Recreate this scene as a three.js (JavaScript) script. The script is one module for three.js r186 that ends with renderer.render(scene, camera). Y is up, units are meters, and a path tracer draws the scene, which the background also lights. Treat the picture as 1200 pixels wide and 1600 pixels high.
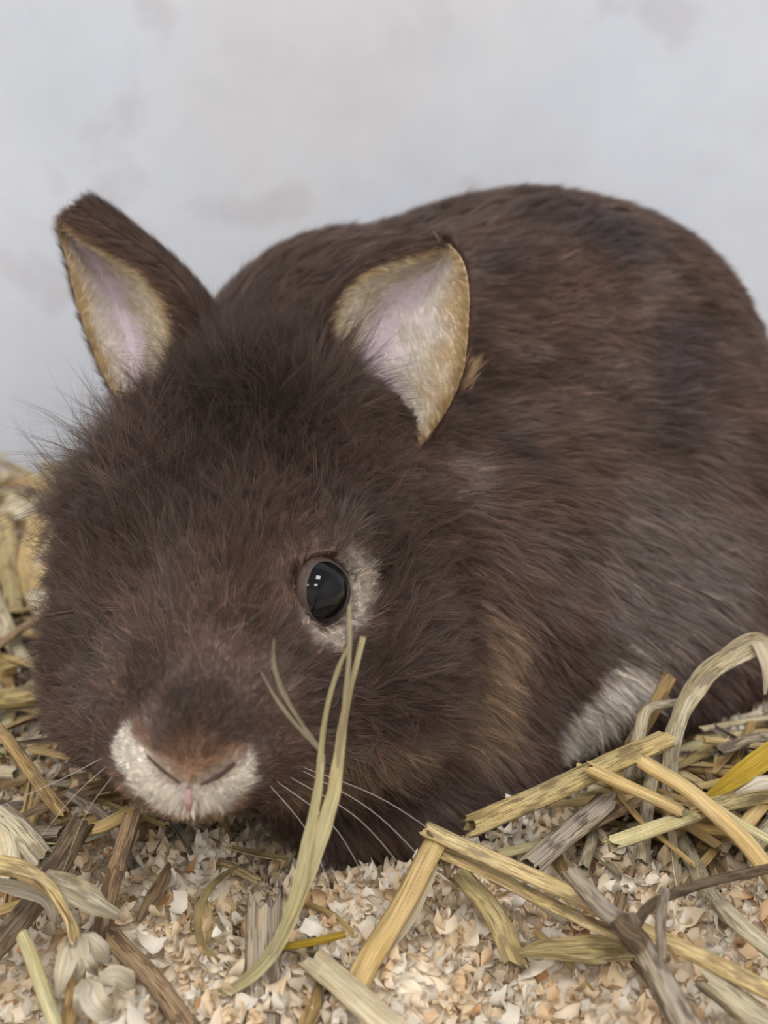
import * as THREE from 'three';
import { MarchingCubes } from 'three/addons/objects/MarchingCubes.js';
import { mergeGeometries } from 'three/addons/utils/BufferGeometryUtils.js';
import { RoundedBoxGeometry } from 'three/addons/geometries/RoundedBoxGeometry.js';
import { RectAreaLightUniformsLib } from 'three/addons/lights/RectAreaLightUniformsLib.js';
import { createNoise3D } from 'simplex-noise';

// ---------------------------------------------------------------- camera, light, exposure
const scene = new THREE.Scene();
scene.background = new THREE.Color(0x000000);
const camera = new THREE.PerspectiveCamera(46, 0.75, 0.02, 20);
camera.position.set(0, 0.2, 0);
camera.rotation.x = -THREE.MathUtils.degToRad(20);
camera.focus = 0.305;
camera.userData.fStop = 11;
const renderer = new THREE.WebGLRenderer({ antialias: true });
renderer.toneMapping = THREE.LinearToneMapping;
renderer.toneMappingExposure = 1.9;
renderer.shadowMap.enabled = true;
RectAreaLightUniformsLib.init();
const ROOM = { x0: -2.3, x1: 2.3, z0: -0.61, z1: 3.6, h: 2.5 };
const PANEL = 0.6, PANEL_INTENSITY = 11;
const PANELS = [[-0.8, 0.75], [0.9, 0.75], [-0.8, 2.4], [0.9, 2.4]];
for (const [x, z] of PANELS) {
  const l = new THREE.RectAreaLight(new THREE.Color(0.985, 0.99, 1), PANEL_INTENSITY, PANEL, PANEL);
  l.position.set(x, ROOM.h - 0.028, z); l.rotation.x = -Math.PI / 2; scene.add(l);
}

// ---------------------------------------------------------------- helpers
let seed = 20240611;
const rnd = () => { seed = (seed + 0x6d2b79f5) | 0; let t = Math.imul(seed ^ (seed >>> 15), 1 | seed); t = (t + Math.imul(t ^ (t >>> 7), 61 | t)) ^ t; return ((t ^ (t >>> 14)) >>> 0) / 4294967296; };
const rr = (a, b) => a + (b - a) * rnd();
const pick = (a) => a[Math.floor(rnd() * a.length)];
const noise3 = createNoise3D(rnd);
const V = (a) => new THREE.Vector3(a[0], a[1], a[2]);
const clamp = (x, a = 0, b = 1) => Math.min(b, Math.max(a, x));
const sstep = (a, b, x) => { const t = clamp((x - a) / (b - a)); return t * t * (3 - 2 * t); };
const mix = (a, b, t) => a + (b - a) * t;
const lin = (hex) => { const c = new THREE.Color(hex); return [c.r, c.g, c.b]; };
const mixc = (a, b, t) => [mix(a[0], b[0], t), mix(a[1], b[1], t), mix(a[2], b[2], t)];
const counts = {};
const numbered = (n) => { counts[n] = (counts[n] ?? -1) + 1; return counts[n] ? n + '_' + String(counts[n]).padStart(3, '0') : n; };
function tag(o, label, category, group, kind) {
  o.userData.label = label; if (category) o.userData.category = category;
  if (group) o.userData.group = group; if (kind) o.userData.kind = kind; return o;
}
function mesh(name, geometry, material, parent = scene) {
  const m = new THREE.Mesh(geometry, material); m.name = parent === scene ? numbered(name) : name;
  m.castShadow = m.receiveShadow = true; parent.add(m); return m;
}
function tex(w, h, fn, srgb = true, rx = 1, ry = 1) {
  const d = new Uint8Array(w * h * 4);
  for (let y = 0; y < h; y++) for (let x = 0; x < w; x++) {
    const c = fn(x / w, y / h, x, y), i = (y * w + x) * 4;
    for (let k = 0; k < 3; k++) d[i + k] = clamp(c[k], 0, 1) * 255;
    d[i + 3] = 255;
  }
  const t = new THREE.DataTexture(d, w, h); t.magFilter = THREE.LinearFilter; t.wrapS = t.wrapT = THREE.RepeatWrapping;
  t.repeat.set(rx, ry); if (srgb) t.colorSpace = THREE.SRGBColorSpace; t.needsUpdate = true; return t;
}
// noise that repeats over the unit square
const tile = (u, v, f, k = 0) => { const a = u * 2 * Math.PI, b = v * 2 * Math.PI, r = f / (2 * Math.PI); return noise3(Math.cos(a) * r + k * 7.3, Math.sin(a) * r + Math.cos(b) * r * 1.3, Math.sin(b) * r + k * 3.1); };
const fbm = (x, y, z, n = 4) => { let s = 0, a = 0.5; for (let i = 0; i < n; i++) { s += a * noise3(x, y, z); x *= 2.03; y *= 2.03; z *= 2.03; a *= 0.5; } return s; };

// ---------------------------------------------------------------- the room
const wallTex = tex(1024, 1024, (u, v) => {           // washed, faintly marbled pale board, 1.2 m a tile
  const x = u * 9, y = v * 9;
  const m = fbm(x * 0.7, y * 0.7, 3, 5), w = fbm(x * 0.5 + 4, y * 0.5, 9, 4), g = fbm(x * 1.6, y * 2.0, 17, 5), f = fbm(x * 7, y * 7, 31, 3);
  const blot = sstep(0.28, 0.6, fbm(x * 1.3 + 20, y * 1.5, 41, 5));
  const vein = Math.pow(1 - Math.min(1, Math.abs(fbm(x * 0.6 + m, y * 0.6, 57, 4)) * 5), 3);
  let c = [0.778, 0.802, 0.848];
  c = c.map((k) => k + 0.022 * m + 0.016 * g + 0.008 * f);
  const warm = sstep(-0.1, 0.5, w);
  c[0] += 0.014 * warm; c[1] -= 0.004 * warm; c[2] -= 0.022 * warm;
  c = c.map((k, i) => k - blot * [0.035, 0.05, 0.055][i] - vein * [0.008, 0.01, 0.01][i]);
  return c;
}, true, 1 / 1.2, 1 / 1.2);
const M = {};
M.wall = new THREE.MeshStandardMaterial({ map: wallTex, roughness: 0.6 });
M.plain = new THREE.MeshStandardMaterial({ color: 0xe4e3e1, roughness: 0.85 });
M.floor = new THREE.MeshStandardMaterial({ color: 0xb9b2a6, roughness: 0.7 });
function slab(name, x0, x1, y0, y1, z0, z1, material, label) {
  const g = new THREE.BoxGeometry(x1 - x0, y1 - y0, z1 - z0); g.translate((x0 + x1) / 2, (y0 + y1) / 2, (z0 + z1) / 2);
  const p = g.attributes.position, n = g.attributes.normal, uv = g.attributes.uv;
  for (let i = 0; i < p.count; i++) { const ny = Math.abs(n.getY(i)), nx = Math.abs(n.getX(i)); uv.setXY(i, nx > 0.5 ? p.getZ(i) : p.getX(i) + 0.55, ny > 0.5 ? p.getZ(i) : p.getY(i)); }
  const m = mesh(name, g, material); m.userData.kind = 'structure'; if (label) m.userData.label = label; return m;
}
const R0 = ROOM, FLOOR = -0.04;
slab('floor', R0.x0 - 0.1, R0.x1 + 0.1, FLOOR - 0.1, FLOOR, R0.z0 - 0.1, R0.z1 + 0.1, M.floor, 'plain hard floor beneath the bedding');
slab('ceiling', R0.x0 - 0.1, R0.x1 + 0.1, R0.h, R0.h + 0.1, R0.z0 - 0.1, R0.z1 + 0.1, M.plain, 'plain white ceiling');
slab('wall_back', R0.x0 - 0.1, R0.x1 + 0.1, FLOOR, R0.h, R0.z0 - 0.1, R0.z0, M.wall, 'pale grey washed wall with faint marbled blotches');
slab('wall_front', R0.x0 - 0.1, R0.x1 + 0.1, FLOOR, R0.h, R0.z1, R0.z1 + 0.1, M.plain, 'plain white wall facing the pen');
slab('wall_left', R0.x0 - 0.1, R0.x0, FLOOR, R0.h, R0.z0, R0.z1, M.plain, 'plain white side wall');
slab('wall_right', R0.x1, R0.x1 + 0.1, FLOOR, R0.h, R0.z0, R0.z1, M.plain, 'plain white side wall');
M.lampGlow = new THREE.MeshStandardMaterial({ color: 0xffffff, emissive: 0xfffaf4, emissiveIntensity: 2.0, roughness: 0.5 });
M.lampFrame = new THREE.MeshStandardMaterial({ color: 0xf2f2f2, roughness: 0.4, metalness: 0.2 });
for (const [x, z] of PANELS) {
  const g = new THREE.Group(); g.name = numbered('ceiling_light'); g.position.set(x, R0.h, z); scene.add(g);
  tag(g, 'square white light panel on the ceiling', 'ceiling light', 'square ceiling light panels');
  const bars = []; const s = PANEL / 2 + 0.01;
  for (const [a, b, w, d] of [[0, s, PANEL + 0.04, 0.02], [0, -s, PANEL + 0.04, 0.02], [s, 0, 0.02, PANEL], [-s, 0, 0.02, PANEL]]) { const b_ = new THREE.BoxGeometry(w, 0.03, d); b_.translate(a, -0.015, b); bars.push(b_); }
  mesh('frame', mergeGeometries(bars), M.lampFrame, g);
  const dg = new THREE.BoxGeometry(PANEL, 0.02, PANEL); dg.translate(0, -0.012, 0); mesh('diffuser', dg, M.lampGlow, g);
}

// ---------------------------------------------------------------- the rabbit: one distance field for the whole body
const mm = 0.001;
const cap = (a, ra, b, rb, part) => ({ a, b, ra: ra * mm, rb: rb * mm, part });
const HEAD = [
  cap([-.0339, .088, -.3264], 35, [-.0382, .0686, -.2778], 27),
  cap([-.0382, .0686, -.2778], 26, [-.0441, .0538, -.2437], 14.5),
  cap([-.0578, .0806, -.3077], 25, [-.0625, .0519, -.2802], 22),
  cap([-.0142, .0771, -.3118], 25, [-.0051, .05, -.2838], 23),
  cap([-.0517, .0533, -.2446], 9.5, [-.062, .0515, -.261], 12),
  cap([-.0377, .0531, -.2434], 9.5, [-.0283, .0508, -.2607], 13),
  cap([-.034, .044, -.2678], 18, [-.021, .0345, -.2909], 22),
  cap([-.0427, .0569, -.2305], 6, [-.0412, .0642, -.2358], 8),
  cap([.0009, .0963, -.3368], 9, [-.0073, .0872, -.3261], 17),
  cap([-.068, .1013, -.3429], 9, [-.0572, .0897, -.3302], 17),
  cap([-.0175, .0884, -.2786], 7, [-.0096, .0899, -.2792], 7),
];
const BODY = [
  cap([-.0254, .0741, -.3458], 36, [-.009, .0864, -.4109], 52),
  cap([-.0091, .0911, -.418], 57, [.049, .0853, -.4499], 69),
  cap([.049, .0853, -.4499], 69, [.0765, .0811, -.4601], 66),
  cap([.0765, .0811, -.4601], 66, [.1235, .0293, -.454], 54),
  cap([0, .0431, -.3388], 38, [.0202, .0511, -.3502], 44),
  cap([.029, .0511, -.3608], 46, [.0677, .0462, -.3963], 56),
  cap([.1108, .0512, -.4088], 50, [.1263, .0377, -.3932], 42),
  cap([.1233, .0312, -.3802], 30, [.1053, .0211, -.3659], 20),
  cap([.0504, .0198, -.3388], 24, [.0859, .0235, -.3561], 26),
  cap([.0261, .0406, -.3442], 32, [.0327, .0129, -.3065], 13),
  cap([-.0153, .0266, -.32], 26, [-.0108, .0054, -.291], 12),
  cap([.0096, .0202, -.3198], 28, [.0117, .0054, -.291], 13),
];
const sdCap = (c, x, y, z) => {
  const ax = c.a[0], ay = c.a[1], az = c.a[2], bx = c.b[0] - ax, by = c.b[1] - ay, bz = c.b[2] - az, px = x - ax, py = y - ay, pz = z - az;
  const t = clamp((px * bx + py * by + pz * bz) / (bx * bx + by * by + bz * bz)), dx = px - bx * t, dy = py - by * t, dz = pz - bz * t;
  return Math.sqrt(dx * dx + dy * dy + dz * dz) - (c.ra + (c.rb - c.ra) * t);
};
const smin = (a, b, k) => { const h = Math.max(k - Math.abs(a - b), 0) / k; return Math.min(a, b) - h * h * k * 0.25; };
const smax = (a, b, k) => -smin(-a, -b, k);
// the eye: opening, direction it looks, ball
const EYE = { at: V([-.0136, .0824, -.2663]), n: V([0.69, 0.22, 0.69]).normalize(), r: 9.2 * mm, open: 7.2 * mm };
EYE.c = EYE.at.clone().addScaledVector(EYE.n, -Math.sqrt(EYE.r ** 2 - EYE.open ** 2));
const sdHead = (x, y, z) => { let d = 1; for (const c of HEAD) d = smin(d, sdCap(c, x, y, z), 0.014); return smax(d, -(Math.hypot(x - EYE.c.x - EYE.n.x * 0.003, y - EYE.c.y - EYE.n.y * 0.003, z - EYE.c.z - EYE.n.z * 0.003) - 0.0083), 0.003); };
const sdBody = (x, y, z) => { let d = 1; for (const c of BODY) d = smin(d, sdCap(c, x, y, z), 0.022); return d; };
const sd = (x, y, z) => smin(sdHead(x, y, z), sdBody(x, y, z), 0.02);
const grad = (x, y, z, out) => {
  const e = 0.0008, a = sd(x + e, y - e, z - e), b = sd(x - e, y - e, z + e), c = sd(x - e, y + e, z - e), d = sd(x + e, y + e, z + e);
  return out.set(a - b - c + d, -a - b + c + d, -a + b - c + d).normalize();
};
const snap = (a) => { const p = V(a), g = new THREE.Vector3(); for (let i = 0; i < 6; i++) { grad(p.x, p.y, p.z, g); p.addScaledVector(g, -sd(p.x, p.y, p.z)); } return p; };
const NOSE = V([-.0414, .0605, -.2233]);

// ---------------------------------------------------------------- coat colours, with shade painted into the hollows by the nose
const C = {
  dark: lin('#59473f'), brown: lin('#765f56'), red: lin('#6b5145'), grey: lin('#7c6d67'), blue: lin('#4a4245'), tan: lin('#a1856b'), white: lin('#e9ded0'), cream: lin('#e0cfb2'),
  ring: lin('#c6b8aa'), pale: lin('#8f827b'), gold: lin('#d9bb8a'), rust: lin('#86634b'), skin: lin('#cdbcc4'), black: lin('#40322c'),
};
const SPOT = (a, r, col, s = 1, b = null, soft = 0.5) => ({ a: snap(a), b: b ? snap(b) : null, r: r * mm, col, s, soft });
const SPOTS = [
  SPOT([.0761, .1477, -.4172], 15, C.blue, 0.75), SPOT([.0574, .1552, -.4264], 14, C.blue, 0.5), SPOT([.0974, .1112, -.3925], 16, C.blue, 0.75), SPOT([.0905, .0983, -.3755], 12, C.blue, 0.6), SPOT([.0376, .14, -.397], 12, C.blue, 0.5), SPOT([.0376, .0966, -.339], 9, C.blue, 0.4),
  SPOT([.0542, .1342, -.3939], 20, C.red, 0.5), SPOT([.0532, .0899, -.3413], 14, C.red, 0.6), SPOT([.0418, .0846, -.3224], 10, C.red, 0.5), SPOT([.1193, .1341, -.436], 22, C.red, 0.5), SPOT([.1126, .103, -.3907], 14, C.red, 0.5),
  SPOT([-.0256, .0914, -.263], 14, C.red, 0.5), SPOT([-.0361, .0756, -.2446], 12, C.red, 0.3), SPOT([.0157, .0748, -.3032], 12, C.red, 0.5), SPOT([-.0034, .1031, -.306], 14, C.red, 0.5),
  SPOT([-.0327, .1099, -.2955], 16, C.black, 0.75), SPOT([-.0469, .0992, -.2769], 12, C.dark, 0.6), SPOT([-.0538, .0708, -.2444], 9, C.black, 0.7), SPOT([-.0373, .0707, -.23], 11, C.black, 0.7), SPOT([-.0412, .069, -.2276], 10, C.black, 0.6),  // forehead patches are coat; black by the nose bridge paints shade in its hollows
  SPOT([.0772, .0538, -.334], 22, C.pale, 0.9, [.0909, .0578, -.3446]), SPOT([.08, .0651, -.3421], 22, C.grey, 0.7),
  SPOT([.0293, .052, -.3026], 9, C.tan, 0.75, [.0248, .031, -.2936]),
  SPOT([.0686, .028, -.3194], 9, C.white, 1, [.0542, .0198, -.3093], 0.35), SPOT([.0738, .0297, -.3223], 7, C.white, 1, [.0605, .0214, -.3139], 0.35),
  SPOT([.0065, .0385, -.2676], 9, C.tan, 0.6, [-.0189, .0345, -.2563]), SPOT([-.0381, .047, -.2272], 8, C.tan, 0.8, [-.0542, .0478, -.2306]),
  SPOT([-.0414, .0618, -.2239], 6, C.rust, 0.5, [-.041, .0592, -.2229], 0.6),
  SPOT([-.0572, .0598, -.2329], 5.4, C.white, 1, [-.0465, .0547, -.223], 0.3), SPOT([-.052, .0578, -.2265], 5.4, C.white, 1, [-.0441, .0532, -.2228], 0.3), SPOT([-.0392, .0536, -.2233], 5.2, C.white, 1, [-.0316, .0557, -.2289], 0.3),
  SPOT([-.0542, .0644, -.2323], 2.4, C.rust, 0.7, [-.0426, .059, -.2227], 0.5), SPOT([-.0402, .0589, -.223], 2.4, C.rust, 0.7, [-.0318, .0605, -.2291], 0.5),
];
const RING = [ // pale hair round the eye, behind and below it
  [snap([-.0053, .0834, -.2723]), 4.4 * mm, 1], [snap([-.0061, .0793, -.2718]), 4.4 * mm, 1], [snap([-.0078, .0883, -.2706]), 3.6 * mm, 0.45], [snap([-.0078, .0758, -.269]), 3.8 * mm, 0.7], [snap([-.012, .0727, -.2632]), 4.2 * mm, 0.9], [snap([-.0152, .0745, -.2602]), 3.6 * mm, 0.7], [snap([-.0178, .0791, -.2593]), 2.6 * mm, 0.4],
];
const segd = (p, a, b) => { if (!b) return p.distanceTo(a); const dx = b.x - a.x, dy = b.y - a.y, dz = b.z - a.z, t = clamp(((p.x - a.x) * dx + (p.y - a.y) * dy + (p.z - a.z) * dz) / (dx * dx + dy * dy + dz * dz)); return Math.hypot(p.x - a.x - dx * t, p.y - a.y - dy * t, p.z - a.z - dz * t); };
function coat(p) {
  const n1 = fbm(p.x * 28, p.y * 28, p.z * 28, 3), n2 = fbm(p.x * 60 + 9, p.y * 60, p.z * 60, 2), n3 = noise3(p.x * 45 - 5, p.y * 45, p.z * 45);
  let c = mixc(C.brown, C.dark, sstep(-0.35, 0.45, n1));
  c = mixc(c, C.red, 0.55 * sstep(0.05, 0.5, n2)); c = mixc(c, C.grey, 0.45 * sstep(0.1, 0.7, n3));
  for (const s of SPOTS) { const d = segd(p, s.a, s.b) + 0.0018 * n2 + 0.15 * s.r * n3; if (d < s.r * 1.6) c = mixc(c, s.col, s.s * (1 - sstep(s.r * (1 - s.soft), s.r * (1 + s.soft), d))); }
  for (const [a, r, s] of RING) { const d = p.distanceTo(a); if (d < r * 1.4) c = mixc(c, C.ring, s * (1 - sstep(r * 0.5, r * 1.35, d))); }
  return c;
}

// ---------------------------------------------------------------- body surface
const BOX = { c: [0.075, 0.085, -0.41], s: 0.2 };
const RES = 168;
function bodySurface() {
  const mc = new MarchingCubes(RES, new THREE.MeshBasicMaterial(), false, false, 160000);
  const h = RES / 2; mc.isolation = 0; let i = 0;
  for (let z = 0; z < RES; z++) for (let y = 0; y < RES; y++) for (let x = 0; x < RES; x++, i++) {
    mc.field[i] = -sd(BOX.c[0] + (x - h) / h * BOX.s, BOX.c[1] + (y - h) / h * BOX.s, BOX.c[2] + (z - h) / h * BOX.s);
  }
  mc.update();
  const n = mc.count, src = mc.positionArray, pos = new Float32Array(n * 3), nor = new Float32Array(n * 3), g = new THREE.Vector3();
  for (let k = 0; k < n; k++) {
    const x = BOX.c[0] + src[k * 3] * BOX.s, y = BOX.c[1] + src[k * 3 + 1] * BOX.s, z = BOX.c[2] + src[k * 3 + 2] * BOX.s;
    grad(x, y, z, g); pos.set([x, y, z], k * 3); nor.set([g.x, g.y, g.z], k * 3);
  }
  const geo = new THREE.BufferGeometry(); geo.setAttribute('position', new THREE.BufferAttribute(pos, 3)); geo.setAttribute('normal', new THREE.BufferAttribute(nor, 3));
  return geo;
}
const skinGeo = bodySurface();
{
  const p = skinGeo.attributes.position, col = new Float32Array(p.count * 3), v = new THREE.Vector3();
  for (let i = 0; i < p.count; i++) { v.fromBufferAttribute(p, i); const c = coat(v); col.set([c[0] * 0.8, c[1] * 0.8, c[2] * 0.8], i * 3); }
  skinGeo.setAttribute('color', new THREE.BufferAttribute(col, 3));
}
console.log('body triangles', skinGeo.attributes.position.count / 3);

// ---------------------------------------------------------------- ears: a closed, cupped loft through five guide lines
// M: inner rim towards the crown, C: floor of the cup, O: outer rim, K: back of the cup, B: rolled back edge
const EARS = [
  { M: [[-.0015, .1006, -.332], [-.0079, .1139, -.3284], [-.0139, .1261, -.3307], [-.0145, .136, -.3353], [-.0083, .1454, -.342], [.0033, .1499, -.3468], [.0147, .1531, -.3511]],
    C: [[.0022, .0969, -.3349], [-.0015, .1087, -.3445], [-.0038, .1204, -.352], [0, .13, -.3566], [.0076, .1386, -.3586], [.0147, .1463, -.3572], [.0185, .153, -.3532]],
    O: [[.0093, .1004, -.3234], [.0163, .1107, -.3229], [.0215, .122, -.3249], [.0232, .1332, -.3311], [.0237, .1437, -.3392], [.0221, .1504, -.3459], [.0187, .1539, -.3514]],
    K: [[.0047, .0969, -.3413], [.0048, .1082, -.3539], [.0039, .12, -.3625], [.0059, .131, -.3665], [.0117, .1405, -.3678], [.0164, .1483, -.3643], [.0183, .1542, -.3568]],
    B: [[-.0065, .0995, -.3359], [-.0162, .1119, -.3361], [-.0213, .1239, -.3405], [-.0195, .135, -.3456], [-.0115, .1452, -.3525], [.0006, .1528, -.3563], [.0149, .1553, -.3562]] },
  { M: [[-.0646, .1047, -.3378], [-.0615, .1195, -.3357], [-.0595, .1311, -.3389], [-.0626, .1395, -.343], [-.0681, .1456, -.3474], [-.0764, .1505, -.3513], [-.0867, .1551, -.3551], [-.0931, .1599, -.3589]],
    C: [[-.0704, .1036, -.3416], [-.0735, .1128, -.3514], [-.0763, .1236, -.3596], [-.0806, .1341, -.3655], [-.0852, .1434, -.3678], [-.09, .1512, -.3664], [-.0936, .1562, -.364], [-.0943, .1594, -.3619]],
    O: [[-.074, .1063, -.3405], [-.0796, .1149, -.3404], [-.0844, .125, -.3441], [-.0888, .1361, -.3492], [-.0916, .1456, -.3537], [-.0936, .1519, -.3571], [-.095, .1564, -.3598], [-.0948, .159, -.3607]],
    K: [[-.0678, .1038, -.3481], [-.0722, .1122, -.3618], [-.0764, .1243, -.3704], [-.0806, .1353, -.3755], [-.0849, .1448, -.3779], [-.0887, .1537, -.3769], [-.0909, .1591, -.3746], [-.0913, .162, -.3693]],
    B: [[-.0482, .1031, -.3436], [-.0458, .1186, -.3471], [-.0485, .1336, -.3526], [-.0565, .1437, -.3573], [-.0646, .1507, -.3609], [-.0731, .1568, -.3642], [-.0803, .1619, -.366], [-.0856, .1651, -.3672]] },
];
const EAR_SEG = 40, EAR_V = 36;
function earLoft(e) {
  const curves = ['M', 'C', 'O', 'K', 'B'].map((k) => new THREE.CatmullRomCurve3(e[k].map(V)));
  const pos = [], uvs = [], idx = [];
  const rings = [];
  for (let j = 0; j <= EAR_V; j++) {
    const v = j / EAR_V, pts = curves.map((c) => c.getPoint(v));
    const loop = new THREE.CatmullRomCurve3(pts, true, 'centripetal');
    const ring = []; for (let i = 0; i < EAR_SEG; i++) ring.push(loop.getPoint(i / EAR_SEG));
    rings.push(ring);
  }
  const tip = rings[EAR_V].reduce((a, b) => a.add(b), new THREE.Vector3()).divideScalar(EAR_SEG);
  for (let j = 0; j <= EAR_V; j++) for (let i = 0; i < EAR_SEG; i++) { pos.push(...rings[j][i].toArray()); uvs.push(i / EAR_SEG, j / EAR_V); }
  pos.push(...tip.toArray()); uvs.push(0.5, 1);
  const q = (j, i) => j * EAR_SEG + i % EAR_SEG, T = (EAR_V + 1) * EAR_SEG;
  for (let j = 0; j < EAR_V; j++) for (let i = 0; i < EAR_SEG; i++) idx.push(q(j, i), q(j, i + 1), q(j + 1, i), q(j, i + 1), q(j + 1, i + 1), q(j + 1, i));
  for (let i = 0; i < EAR_SEG; i++) idx.push(q(EAR_V, i), q(EAR_V, i + 1), T);
  const g = new THREE.BufferGeometry(); g.setAttribute('position', new THREE.Float32BufferAttribute(pos, 3)); g.setAttribute('uv', new THREE.Float32BufferAttribute(uvs, 2)); g.setIndex(idx);
  g.computeVertexNormals();
  // outward test: the back (K) must face away from the cup's floor (C)
  const n = new THREE.Vector3().fromBufferAttribute(g.attributes.normal, q(18, Math.round(EAR_SEG * 0.6))), out = curves[3].getPoint(0.5).sub(curves[1].getPoint(0.5));
  if (n.dot(out) < 0) { for (let k = 0; k < idx.length; k += 3) [idx[k + 1], idx[k + 2]] = [idx[k + 2], idx[k + 1]]; g.setIndex(idx); g.computeVertexNormals(); }
  return g;
}
// what grows at a place on the ear: u runs M 0, C .2, O .4, K .6, B .8
function earLook(u, v, which) {
  const inner = u < 0.42 || u > 0.985;
  const toRim = u > 0.9 ? 0 : Math.min(u / 0.2, (0.4 - u) / 0.2);            // 0 at a rim, 1 on the floor of the cup
  const n = noise3(u * 9, v * 7, which * 5);
  if (!inner) {
    const rim = Math.max(1 - Math.abs(u - 0.42) / 0.03, (u - 0.95) / 0.05);
    let c = mixc(C.dark, C.brown, 0.5 + 0.5 * n); c = mixc(c, C.red, 0.5 * sstep(0.8, 0.95, u)); c = mixc(c, C.rust, 0.6 * clamp(rim));
    return { c, inner: false, bare: 0 };
  }
  const outer = u > 0.2;
  const edge = sstep(0.62, 0.1, toRim + 0.12 * n);
  let c = mixc(C.white, outer ? C.gold : C.cream, outer ? edge : 0.5 + 0.5 * edge);
  c = mixc(c, C.rust, 0.5 * sstep(0.08, 0.0, toRim) * (outer ? 0.15 : 1));
  c = mixc(c, C.gold, 0.6 * sstep(0.8, 0.97, v));
  return { c, inner: true, bare: sstep(0.45, 0.85, toRim + 0.15 * n) * (1 - sstep(0.72, 0.9, v)) };
}
const earGeos = EARS.map((e, w) => {
  const g = earLoft(e), uv = g.attributes.uv, col = new Float32Array(uv.count * 3);
  for (let i = 0; i < uv.count; i++) { const l = earLook(uv.getX(i), uv.getY(i), w); const c = l.inner ? mixc(mixc(l.c, C.skin, 0.35), C.skin, l.bare) : l.c; col.set(c, i * 3); }
  g.setAttribute('color', new THREE.BufferAttribute(col, 3)); return g;
});

// ---------------------------------------------------------------- assemble the rabbit
const rabbit = new THREE.Group(); rabbit.name = 'rabbit'; scene.add(rabbit);
tag(rabbit, 'fluffy dark brown rabbit with white muzzle patches crouching on straw bedding', 'rabbit');
M.skin = new THREE.MeshStandardMaterial({ vertexColors: true, roughness: 0.8 });
const bodyGeo = mergeGeometries([skinGeo, ...earGeos.map((g) => { const k = g.toNonIndexed(); k.deleteAttribute('uv'); return k; })]);
mesh('body', bodyGeo, M.skin, rabbit);

// fur: tufts of a few hairs; x spreads a tuft sideways, y runs along the hair, z bends it
function tuft(k, hairs, clump, width) {
  let s = 77 + k * 131; const r = () => { s = (s * 16807) % 2147483647; return s / 2147483647; };
  const pos = [], nor = [], idx = [];
  for (let h = 0; h < hairs; h++) {
    const x0 = (h + 0.5 + (r() - 0.5) * 0.8) / hairs * 2 - 1, len = 0.65 + 0.4 * r(), cx = (r() - 0.5) * 0.5, wig = (r() - 0.5) * 0.5, ph = r() * 6, back = -0.12 * r(), zb = 0.8 + 0.5 * r(), N = 4, o = pos.length / 3;
    for (let j = 0; j <= N; j++) {
      const t = j / N, x = x0 + (cx - x0) * clump * t * t + wig * Math.sin(ph + t * 4) * t, y = back + (len - back) * t, z = zb * t * t, w = width * (1 - t * t * 0.9) * (j === N ? 0 : 1);
      const ny = -2 * zb * t * 0.3, nz = 1;
      if (j < N) { pos.push(x - w, y, z, x + w, y, z); nor.push(-0.7, ny, nz, 0.7, ny, nz); } else { pos.push(x, y, z); nor.push(0, ny, nz); }
    }
    for (let j = 0; j < N; j++) { const a = o + j * 2; if (j < N - 1) idx.push(a, a + 1, a + 2, a + 1, a + 3, a + 2); else idx.push(a, a + 1, a + 2); }
  }
  const g = new THREE.BufferGeometry(); g.setAttribute('position', new THREE.Float32BufferAttribute(pos, 3)); g.setAttribute('normal', new THREE.Float32BufferAttribute(nor, 3)); g.setIndex(idx);
  return g;
}
const TUFTS = [tuft(1, 6, 0.7, 0.085), tuft(2, 7, 0.35, 0.075), tuft(3, 6, 0.9, 0.085), tuft(4, 7, 0.1, 0.075)];
M.fur = new THREE.MeshPhysicalMaterial({ color: 0xffffff, roughness: 0.55, specularIntensity: 0.5 });
const furSets = {};
const T1 = new THREE.Vector3(), T2 = new THREE.Vector3(), T3 = new THREE.Vector3(), MAT = new THREE.Matrix4();
function addTuft(set, p, n, flow, len, lift, curl, spread, color, jitter = 0.35, vary = 1) {
  // flow: along the skin; lift 0 lies flat, 1 stands up; curl bends the tip back towards the skin
  const dir = T1.copy(flow).multiplyScalar(1 - lift).addScaledVector(n, lift).normalize();
  dir.x += rr(-1, 1) * jitter; dir.y += rr(-1, 1) * jitter; dir.z += rr(-1, 1) * jitter; dir.normalize();
  const side = T2.crossVectors(dir, n); if (side.lengthSq() < 1e-4) side.set(1, 0, 0); side.normalize().addScaledVector(n, rr(-0.35, 0.35)).normalize();
  const bend = T3.crossVectors(side, dir).normalize().multiplyScalar(-1); if (bend.dot(n) > 0) bend.multiplyScalar(-1);
  bend.multiplyScalar(len * curl); const L = len;
  MAT.set(side.x * spread, dir.x * L, bend.x, p.x, side.y * spread, dir.y * L, bend.y, p.y, side.z * spread, dir.z * L, bend.z, p.z, 0, 0, 0, 1);
  let b = 1 + rr(-0.38, 0.25) * vary, hue = rr(-0.07, 0.07) * vary; if (rnd() < 0.16 * vary) b *= rr(1.3, 1.9);
  (furSets[set] ??= TUFTS.map(() => ({ m: [], c: [] })));
  const k = furSets[set][Math.floor(rnd() * TUFTS.length)];
  for (let i = 0; i < 16; i++) k.m.push(MAT.elements[i]);
  k.c.push(color[0] * b * (1 + hue), color[1] * b, color[2] * b * (1 - hue));
}
const TAILWARD = V([0.80, -0.12, -0.42]).normalize(), UP = V([0, 1, 0]);
const CROWN = V([-.0304, .1223, -.3201]);
const LEFTWISP = V([-.0764, .0921, -.3172]);
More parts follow.
